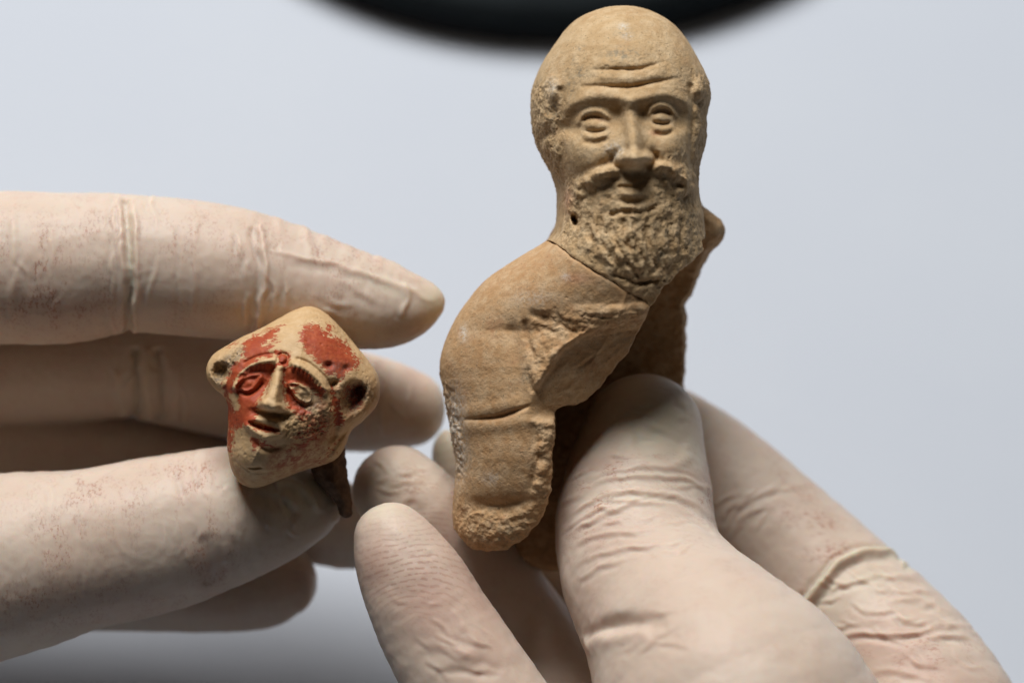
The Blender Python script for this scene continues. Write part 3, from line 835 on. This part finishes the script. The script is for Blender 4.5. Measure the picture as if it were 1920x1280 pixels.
    F = ((ys[None, None, :]) ** 2 - 4 * p2[..., None]) / (2 * np.sqrt(np.maximum(4 * p2, 25)))[..., None]
    F = np.pad(F.astype(np.float32), 1, constant_values=5.0)
    v, q = surface_nets(F, (x[0] - st2, y[0] - st2, ys[0] - st2), st2)
    rv = np.stack([v[:, 0] - 960, v[:, 2] + 10, 640 - v[:, 1]], 1)
    n = normals(rv, q)
    rv = (rv + n * (2.2 * fbm(rv, 14, 3, 5))[:, None]).astype(np.float32)
    zz = np.zeros(len(rv))
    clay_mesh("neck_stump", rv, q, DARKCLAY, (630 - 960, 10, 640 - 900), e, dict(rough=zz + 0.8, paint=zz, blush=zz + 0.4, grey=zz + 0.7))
painted_head()

# ------------------------------------------------------------------ gloved hands
def rigp(px, py, y):
    f = 1 + y / DU
    return np.array([(px - 960) * f, y, (640 - py) * f], np.float32), f

def build_hand(chains, lo, hi, h, join, seed):
    """chains: name -> list of (px, py, y, r); lo/hi rig bounds; join: blend radius by chain name"""
    lo = np.array(lo, float); hi = np.array(hi, float)
    n = np.ceil((hi - lo) / h).astype(int)
    D = np.full(n, 60.0, np.float32); L = np.zeros(n, np.int8)
    ax = [np.arange(n[k], dtype=np.float32) * h + lo[k] for k in range(3)]
    for ci, (cname, pts) in enumerate(chains.items()):
        C = np.full(n, 60.0, np.float32)
        m = np.array([(*rigp(a, b, y)[0], r * (1 + y / DU)) for a, b, y, r in pts])
        m = catmull(m, 4)
        bb = None
        for a, b in zip(m, m[1:]):
            rmax = max(a[3], b[3]) + 50
            i0 = np.clip(np.floor((np.minimum(a[:3], b[:3]) - rmax - lo) / h).astype(int), 0, n)
            i1 = np.clip(np.ceil((np.maximum(a[:3], b[:3]) + rmax - lo) / h).astype(int), 0, n)
            if (i1 <= i0).any(): continue
            s = tuple(slice(u, v) for u, v in zip(i0, i1))
            gxx = ax[0][s[0]][:, None, None]; gyy = ax[1][s[1]][None, :, None]; gzz = ax[2][s[2]][None, None, :]
            d = b[:3] - a[:3]; LL = float(d @ d) + 1e-6
            t = np.clip(((gxx - a[0]) * d[0] + (gyy - a[1]) * d[1] + (gzz - a[2]) * d[2]) / LL, 0, 1)
            dd = np.sqrt((gxx - a[0] - t * d[0]) ** 2 + (gyy - a[1] - t * d[1]) ** 2 + (gzz - a[2] - t * d[2]) ** 2) - (a[3] + t * (b[3] - a[3]))
            C[s] = np.minimum(C[s], dd)
            bb = (i0, i1) if bb is None else (np.minimum(bb[0], i0), np.maximum(bb[1], i1))
        s = tuple(slice(u, v) for u, v in zip(*bb))
        k = join.get(cname, 8)
        a, b = D[s], C[s]
        L[s] = np.where(b < a, ci, L[s])
        hh = np.clip(0.5 + 0.5 * (a - b) / k, 0, 1)
        D[s] = a + (b - a) * hh - k * hh * (1 - hh)
    v, q = surface_nets(D, lo, h)
    ii = np.clip(np.round((v - lo) / h).astype(int), 0, n - 1)
    lab = L[ii[:, 0], ii[:, 1], ii[:, 2]]
    v = relax(v, q, 1, 0.4)
    return v, q, lab, list(chains)

def to_px(v):
    f = 1 + v[:, 1] / DU
    return 960 + v[:, 0] / f, 640 - v[:, 2] / f

def detail(v, q, lab, names, strokes, blobs, seed):
    px, py = to_px(v)
    n = normals(v, q)
    ox, oy = px, py
    px = px + 5 * noise(v, 45, seed + 21) + 2 * noise(v, 18, seed + 22); py = py + 5 * noise(v, 45, seed + 23) + 2 * noise(v, 18, seed + 24)
    disp = np.zeros(len(v), np.float32)
    face = sstep(0.35, -0.05, n[:, 1])
    for cname, lst in strokes.items():
        for (pts, wd, h, *tp) in lst:
            c = catmull(pts) if len(pts) > 2 else np.array(pts, float)
            mx = 4 * (max(wd) if hasattr(wd, '__len__') else wd)
            mk = (px > c[:, 0].min() - mx) & (px < c[:, 0].max() + mx) & (py > c[:, 1].min() - mx) & (py < c[:, 1].max() + mx)
            if cname != '*': mk &= np.isin(lab, [names.index(k) for k in cname.split('+')])
            if not mk.any(): continue
            d, t = dist_poly(px[mk], py[mk], c)
            ww = np.interp(t, np.linspace(0, 1, len(wd)), wd) if hasattr(wd, '__len__') else wd
            if hasattr(h, '__len__'): h = np.interp(t, np.linspace(0, 1, len(h)), h)
            e = np.exp(-(d / ww) ** 2)
            tpv = tp[0] if tp else 0.15
            if tpv: e = e * np.clip(np.minimum(t, 1 - t) / tpv, 0, 1)
            disp[mk] += (h * e).astype(np.float32) * face[mk]
    for cname, cx, cy, rx, ry, h in blobs:
        mk = lab == names.index(cname)
        disp[mk] += (h * np.exp(-((px[mk] - cx) / rx) ** 2 - ((py[mk] - cy) / ry) ** 2)).astype(np.float32) * face[mk]
    disp += 1.6 * fbm(v * np.array([0.7, 1, 1.0], np.float32), 70, 2, seed) + 0.5 * fbm(v, 16, 2, seed + 5)
    return (v + n * disp[:, None]).astype(np.float32), ox, oy, n

def smudge(px, py, lab, names, lst):
    a = np.zeros(len(px), np.float32)
    for cname, cx, cy, rx, ry, val, *ang in lst:
        t = math.radians(ang[0]) if ang else 0
        u = ((px - cx) * math.cos(t) + (py - cy) * math.sin(t)) / rx
        w_ = (-(px - cx) * math.sin(t) + (py - cy) * math.cos(t)) / ry
        e = val * np.exp(-(u * u + w_ * w_))
        if cname != '*': e = e * np.isin(lab, [names.index(k) for k in cname.split('+')])
        a = np.maximum(a, e)
    return a

# left hand of the picture
LH = dict(
    palm=[(-620, 640, 120, 190), (-600, 800, 140, 210), (-560, 960, 120, 200)],
    ring=[(-560, 830, 370, 112), (-250, 840, 370, 108), (0, 850, 370, 102), (300, 885, 370, 100), (520, 945, 355, 92), (640, 985, 345, 80), (690, 990, 340, 66)],
    little=[(-560, 1000, 300, 100), (-200, 1050, 310, 95), (100, 1085, 302, 92), (350, 1098, 295, 86), (480, 1096, 290, 84), (528, 1088, 290, 66)],
    middle=[(-560, 700, 305, 122), (-250, 690, 302, 114), (0, 688, 295, 106), (180, 682, 292, 104), (262, 680, 292, 106), (450, 712, 300, 112), (600, 742, 302, 101), (700, 757, 302, 90), (764, 766, 302, 72)],
    index=[(-560, 560, 115, 140), (-250, 512, 105, 146), (0, 502, 97, 144), (110, 503, 95, 142), (240, 494, 93, 130), (400, 508, 87, 126), (480, 521, 85, 118), (560, 538, 85, 108), (680, 566, 83, 90), (745, 574, 81, 70), (788, 568, 79, 45), (812, 563, 77, 20), (826, 564, 76, 9)],
    thumb=[(-600, 1120, 60, 190), (-250, 1110, 40, 185), (0, 1060, 45, 172), (150, 1031, 55, 151), (300, 1000, 62, 146), (420, 968, 68, 130), (500, 948, 70, 110), (556, 945, 70, 80)],
)
v, q, lab, names = build_hand(LH, (-1700, -170, -760), (-95, 520, 330), 4.0, dict(thumb=14, index=8, middle=8, ring=8, little=8, palm=10), 3)
st_l = {
    'index': [([(234, 372), (240, 440), (243, 520), (240, 630)], 6, -13, 0.02), ([(252, 380), (256, 450), (256, 540), (252, 630)], 5, 5, 0.15), ([(224, 380), (228, 450), (230, 620)], 6, 3, 0.2),
              ([(484, 420), (496, 480), (492, 560), (478, 630)], 5, 7, 0.05), ([(474, 420), (484, 500), (478, 570), (466, 630)], 7, -5, 0.05),
              ([(505, 474), (560, 480), (620, 494), (700, 518), (770, 545), (820, 566)], [4, 5, 6, 7, 8, 6], 4.2, 0.2), ([(506, 492), (570, 500), (640, 516), (720, 545)], 10, -1.6, 0.3),
              ([(750, 600), (762, 560), (756, 530)], 5, 4), ([(700, 480), (740, 500), (790, 530)], 6, 3),
              ([(365, 400), (368, 500), (362, 600)], 7, 2), ([(330, 420), (334, 520), (330, 620)], 5, -2), ([(20, 400), (26, 500), (20, 640)], 8, 3), ([(556, 405), (575, 440), (580, 480)], 9, 4, .4), ([(516, 395), (528, 440)], 8, 3, .4), ([(616, 425), (602, 470)], 9, 3, .4)],
    'middle': [([(250, 650), (258, 720), (252, 790)], 7, -14, 0.02), ([(296, 650), (304, 720), (300, 790)], 7, -12, 0.02), ([(275, 650), (280, 790)], 8, 6, 0.05), ([(225, 690), (230, 790)], 8, 4), ([(330, 680), (334, 800)], 8, 4), ([(700, 670), (720, 730), (715, 820)], 9, 3)],
    'thumb': [([(500, 905), (545, 900), (580, 925), (600, 965)], 7, 5), ([(470, 925), (520, 940), (560, 975)], 12, -5), ([(440, 870), (452, 940), (440, 1020)], 14, 3), ([(380, 1000), (400, 1060), (390, 1100)], 10, -3), ([(630, 940), (637, 960), (630, 985)], 8, 5), ([(360, 870), (372, 920)], 6, -2), ([(330, 880), (340, 930)], 6, -2)],
    'little': [([(560, 1060), (580, 1100), (560, 1150)], 10, 5)],
}
rnd = random.Random(4)
def creases(cx, cy, sx, sy, n, ang, ln, amp, wd=4.0, jit=0.25):
    out = []
    for _ in range(n):
        x, y = cx + rnd.uniform(-sx, sx), cy + rnd.uniform(-sy, sy)
        a = math.radians(ang) + rnd.gauss(0, jit); l = ln * rnd.uniform(0.5, 1.2); b = rnd.uniform(-0.15, 0.15) * l
        ca, sa = math.cos(a), math.sin(a)
        pts = [(x - ca * l / 2, y - sa * l / 2), (x - sa * b, y + ca * b), (x + ca * l / 2, y + sa * l / 2)]
        h = amp * rnd.uniform(0.5, 1.2)
        out += [(pts, wd, h, 0.45), ([(p - sa * wd * 1.8, q_ + ca * wd * 1.8) for p, q_ in pts], wd * 1.2, -h * 0.8, 0.45)]
    return out
st_l['index'] += creases(250, 500, 45, 120, 16, 88, 90, 2.6) + creases(490, 520, 50, 90, 14, 84, 70, 2.4) + creases(690, 550, 80, 50, 8, 24, 70, 1.2, 6) + creases(60, 500, 60, 120, 8, 88, 90, 2.0)
st_l['middle'] += creases(280, 730, 70, 60, 14, 88, 70, 3.0) + creases(720, 760, 60, 60, 8, 70, 60, 2.2)
st_l['thumb'] += creases(390, 980, 70, 90, 16, 80, 60, 0.9) + creases(540, 950, 40, 50, 8, 50, 50, 2.6) + creases(200, 1000, 120, 100, 8, 80, 80, 1.4)
v, px, py, nrm = detail(v, q, lab, names, st_l, [], 3)
cl = smudge(px, py, lab, names, [('index', 60, 480, 70, 60, .9), ('index', 110, 570, 110, 60, 1), ('index', 180, 430, 60, 40, .7), ('index', 400, 450, 120, 50, .6), ('index', 640, 480, 80, 40, .7), ('index', 640, 540, 60, 50, .3), ('index', 350, 580, 80, 30, .4),
                                 ('thumb', 190, 930, 70, 40, 1), ('thumb', 360, 900, 60, 60, 1), ('thumb', 130, 1010, 70, 70, .8), ('thumb', 400, 1040, 40, 80, .8), ('thumb', 150, 1130, 200, 40, .7)])
bl = smudge(px, py, lab, names, [('thumb', 395, 1070, 40, 60, .5), ('thumb', 200, 1130, 200, 45, .35), ('thumb', 420, 860, 30, 30, .45), ('thumb', 350, 920, 30, 60, .2), ('index', 130, 590, 130, 40, .35), ('index', 420, 590, 100, 30, .25), ('little', 560, 1090, 40, 50, .5), ('little', 400, 1140, 150, 40, .3), ('middle', 780, 700, 30, 30, .3)])
lo_ = smudge(px, py, lab, names, [('index', 815, 568, 28, 40, 1), ('index', 735, 540, 70, 18, .4, 25), ('thumb', 560, 930, 70, 60, .75), ('thumb', 440, 880, 26, 60, .6), ('middle', 830, 770, 30, 40, .6), ('index', 246, 500, 9, 140, .5), ('middle', 270, 700, 30, 90, .35)])
LATEX_L = latex_material("latex_glove", (1.5, 1, 0.8))
z0 = np.zeros(len(v))
hand_l = clay_mesh("gloved_hand", v, q, LATEX_L, (-300 - 960, 150, 640 - 900), None, dict(cling=cl, blush=bl, loose=lo_, print=z0))
tag(hand_l, "left gloved hand in cream latex pinching the small red painted head", "gloved hand", "gloved hands")

# right hand of the picture
RH = dict(
    palm=[(1500, 1560, -120, 240), (1320, 1640, -60, 260), (1150, 1640, -20, 240)],
    index=[(1225, 800, 355, 88), (1270, 832, 350, 98), (1345, 893, 335, 108), (1440, 985, 300, 118), (1560, 1108, 240, 134), (1690, 1250, 150, 150), (1760, 1390, 70, 170), (1740, 1560, -20, 200)],
    heel=[(940, 1110, 345, 66), (1050, 1140, 350, 84), (1130, 1250, 330, 110), (1220, 1450, 240, 170), (1320, 1600, 60, 200)],
    tucked=[(838, 822, 265, 17), (846, 850, 268, 36), (880, 920, 285, 62), (960, 1040, 320, 80), (1080, 1220, 320, 95), (1200, 1500, 200, 130)],
    ring=[(905, 1165, 260, 66), (985, 1185, 265, 84), (1080, 1300, 250, 104), (1190, 1500, 160, 120)],
    middle=[(745, 919, 118, 84), (790, 965, 124, 92), (880, 1065, 165, 96), (980, 1190, 200, 100), (1100, 1400, 180, 120)],
    little=[(733, 1012, -62, 70), (750, 1046, -66, 86), (775, 1092, -70, 99), (810, 1160, -80, 108), (880, 1280, -100, 120), (970, 1430, -110, 132), (1090, 1620, -80, 150)],
    thumb=[(1206, 812, 70, 112), (1200, 860, 55, 124), (1193, 930, 25, 142), (1192, 1000, -10, 152), (1210, 1075, -60, 158), (1262, 1160, -130, 176), (1320, 1245, -200, 212), (1390, 1370, -260, 265), (1450, 1530, -240, 290)],
)
v, q, lab, names = build_hand(RH, (-330, -560, -900), (1000, 480, -40), 4.0, dict(thumb=12, index=10, middle=6, ring=6, tucked=6, heel=20, little=8, palm=60), 5)
zz = lambda *p: [(1000 + a / 2.064, 660 + b / 2.064) for a, b in p]
yy_ = lambda *p: [(1440 + a / 4, 980 + b / 4) for a, b in p]
bb_ = lambda *p: [(620 + a / 2.667, 800 + b / 2.667) for a, b in p]
def fold(pts, wd, h, tp=0.15, sh=9):
    up = [(a, b + sh) for a, b in pts]
    return [(pts, wd * 1.15, h * 0.62, 0.35), (up, wd * 1.4, -h * 0.5, 0.35)]
st_r = {'thumb+palm': [], 'index': [], 'little': [], 'middle': [], 'ring': []}
for pts, wd, h in ((zz((150, 560), (250, 500), (400, 476), (550, 482), (650, 520), (700, 575)), 4.5, 5.5),
                   (zz((170, 500), (260, 470), (400, 450), (560, 455), (660, 490)), 4, 3.5),
                   (zz((120, 640), (240, 565), (380, 535), (500, 540), (620, 580), (705, 650)), 4.5, 5.5),
                   (zz((125, 715), (260, 628), (400, 582), (530, 580)), 4, 4.5),
                   (zz((560, 600), (650, 650), (720, 730)), 4, 4.5),
                   (zz((140, 760), (230, 715), (380, 690), (520, 672)), 4, 4),
                   (zz((150, 830), (260, 775), (450, 742), (560, 740)), 4, 3.5),
                   (zz((170, 880), (250, 835), (380, 775)), 4, 4),
                   (zz((100, 600), (150, 565), (200, 540)), 3, 2.5), (zz((110, 690), (170, 650), (230, 620)), 3, 2.5)):
    st_r['thumb+palm'] += fold(pts, wd, h)
st_r['thumb+palm'] += [(zz((195, 1110), (240, 1070), (320, 1050), (430, 1040), (520, 1050)), [8, 13, 16, 14], -18, 0.4), (zz((200, 1150), (300, 1100), (460, 1085)), 18, 6),
                  (zz((380, 340), (500, 320), (600, 370)), 16, -4), (zz((380, 420), (520, 440), (620, 400)), 9, 3)]
# rolled fold of loose latex on the index finger
roll = yy_((195, 690), (250, 640), (310, 570), (380, 470), (480, 350), (600, 265), (740, 215), (860, 205), (950, 225), (1010, 270), (1050, 330))
st_r['index'] += [(roll, [7, 9, 10, 10, 10, 9, 8], [12, 15, 15, 14, 13, 11, 7, 3], 0.03), ([(a - 8, b - 9) for a, b in roll], 6, -8, 0.08), ([(a + 10, b + 12) for a, b in roll], 9, -5, 0.1)]
for pts, wd, h in ((yy_((420, 520), (520, 470), (600, 455), (720, 420), (880, 375)), 4, 6), (yy_((820, 430), (950, 400), (1080, 400), (1150, 440)), 5, 5),
                   (yy_((900, 590), (1020, 570), (1150, 570), (1270, 600)), 5, 5), (yy_((1040, 500), (1150, 510), (1240, 560)), 4, 4), (yy_((1130, 590), (1250, 610), (1370, 690)), 5, 6),
                   (yy_((480, 920), (560, 870), (700, 825), (900, 830), (1090, 830), (1250, 770), (1400, 720)), 5, 8), (yy_((1200, 840), (1330, 830), (1470, 850), (1600, 930)), 5, 8), (yy_((1300, 770), (1420, 790), (1530, 860)), 4, 5),
                   (yy_((740, 1130), (900, 1110), (1080, 1130), (1300, 1200)), 6, 4), (yy_((1000, 1040), (1200, 1060), (1400, 1120)), 6, 3)):
    st_r['index'] += fold(pts, wd, h, 0.15, 8)
for pts, wd, h in ((zz((740, 700), (780, 620), (860, 560), (960, 525), (1110, 515)), 5, 5), (zz((730, 650), (780, 590), (850, 550)), 5, 4), (zz((760, 720), (820, 650), (900, 580)), 5, 3.5)):
    st_r['index'] += fold(pts, wd, h, 0.15, 8)
for pts, wd, h in ((bb_((600, 920), (660, 980), (720, 1050), (780, 1110)), 6, 8), (bb_((470, 1090), (560, 1100), (680, 1130), (740, 1120)), 8, 6), (bb_((560, 1060), (640, 1110), (740, 1180)), 6, 6),
                   (bb_((500, 1230), (620, 1220), (760, 1240), (860, 1200)), 7, -9), (bb_((700, 1190), (790, 1180), (860, 1230)), 7, -8), (bb_((420, 1180), (480, 1130), (560, 1120)), 8, -4), (bb_((880, 1160), (940, 1200), (1000, 1250)), 9, -5)):
    st_r['little'].append((pts, wd * 1.4, h * 0.36, 0.35))
for pts, wd, h in ((bb_((300, 420), (350, 390), (400, 350)), 8, 5), (bb_((350, 400), (420, 400), (470, 430)), 9, -5), (bb_((150, 420), (250, 440), (330, 410)), 9, 3), (bb_((240, 150), (330, 130), (420, 160)), 14, 3)):
    st_r['middle'].append((pts, wd * 1.3, h * 0.6, 0.35))
st_r['thumb+palm'] += creases(1190, 960, 110, 70, 22, -12, 70, 2.2, 3.5) + creases(1220, 800, 60, 50, 8, 0, 60, 2.0, 5) + creases(1180, 1180, 80, 40, 6, -15, 80, 2.0, 5)
st_r['index'] += creases(1640, 1130, 90, 60, 18, 15, 70, 2.6) + creases(1400, 940, 60, 40, 10, -40, 60, 2.4) + creases(1740, 1210, 80, 50, 10, 18, 80, 2.4)
st_r['little'] += creases(860, 1220, 70, 50, 12, 30, 70, 1.5, 4) + creases(760, 1080, 50, 60, 5, 10, 40, 1.0)
st_r['middle'] += creases(760, 900, 50, 40, 8, -10, 50, 2.0)
v, px, py, nrm = detail(v, q, lab, names, st_r, [], 11)
cl = smudge(px, py, lab, names, [('index', 1500, 960, 110, 40, 1, 45), ('index', 1530, 1010, 90, 40, 1, 35), ('index', 1380, 850, 60, 30, .6), ('thumb', 1200, 880, 120, 22, 1), ('thumb', 1110, 950, 50, 60, .7), ('thumb', 1330, 930, 30, 50, .8), ('index', 1700, 1220, 150, 40, .6), ('middle', 760, 900, 50, 40, .4), ('middle', 820, 960, 50, 50, .6)])
bl = smudge(px, py, lab, names, [('thumb', 1130, 868, 60, 14, .5, -12), ('thumb', 1290, 885, 60, 12, .5, 20), ('thumb', 1060, 960, 26, 80, .35), ('thumb', 1120, 1000, 60, 30, .25), ('thumb', 1100, 1130, 40, 60, .35), ('index', 1720, 1240, 150, 40, .55, 20), ('index', 1560, 1230, 60, 40, .3), ('index', 1690, 1180, 60, 14, .4, 15),
                                 ('little', 800, 1130, 90, 70, .75, 50), ('little', 700, 1070, 40, 60, .7), ('little', 890, 1100, 40, 120, .6, -30), ('little', 760, 1060, 60, 50, .35), ('middle', 690, 870, 28, 30, .5), ('middle', 840, 1000, 30, 50, .5), ('middle', 770, 940, 14, 10, .5), ('little', 900, 1230, 70, 60, .35)])
rd_, rt_ = dist_poly(px, py, catmull(roll))
lo_ = smudge(px, py, lab, names, [('thumb', 1230, 790, 80, 75, .8), ('thumb', 1290, 840, 30, 70, .5), ('tucked', 838, 830, 60, 60, 1), ('middle', 730, 890, 70, 50, .35), ('little', 715, 950, 40, 26, .7), ('thumb', 1200, 930, 120, 10, .3), ('index', 1620, 1085, 60, 30, .4, -20), ('index', 1560, 1130, 40, 60, .3)])
lo_ = np.maximum(lo_, np.exp(-(rd_ / 9) ** 2) * (lab == names.index('index')))
pr = smudge(px, py, lab, names, [('little', 775, 1070, 100, 80, 1.0), ('little', 760, 1040, 80, 50, .9), ('middle', 820, 990, 60, 70, .5)])
org = (1300 - 960, 0, 640 - 1500)
pc, _ = rigp(790, 1175, -170)
ring_c = tuple(((pc - np.array(org)) * U).tolist())
LATEX_R = latex_material("latex_glove_print", (0.75, 1, 1.6), [(ring_c, 9.6 * U, 1, 0)])
hand_r = clay_mesh("gloved_hand", v, q, LATEX_R, org, None, dict(cling=cl, blush=bl, loose=lo_, print=pr))
tag(hand_r, "right gloved hand in cream latex gripping the bearded figurine from below", "gloved hand", "gloved hands")
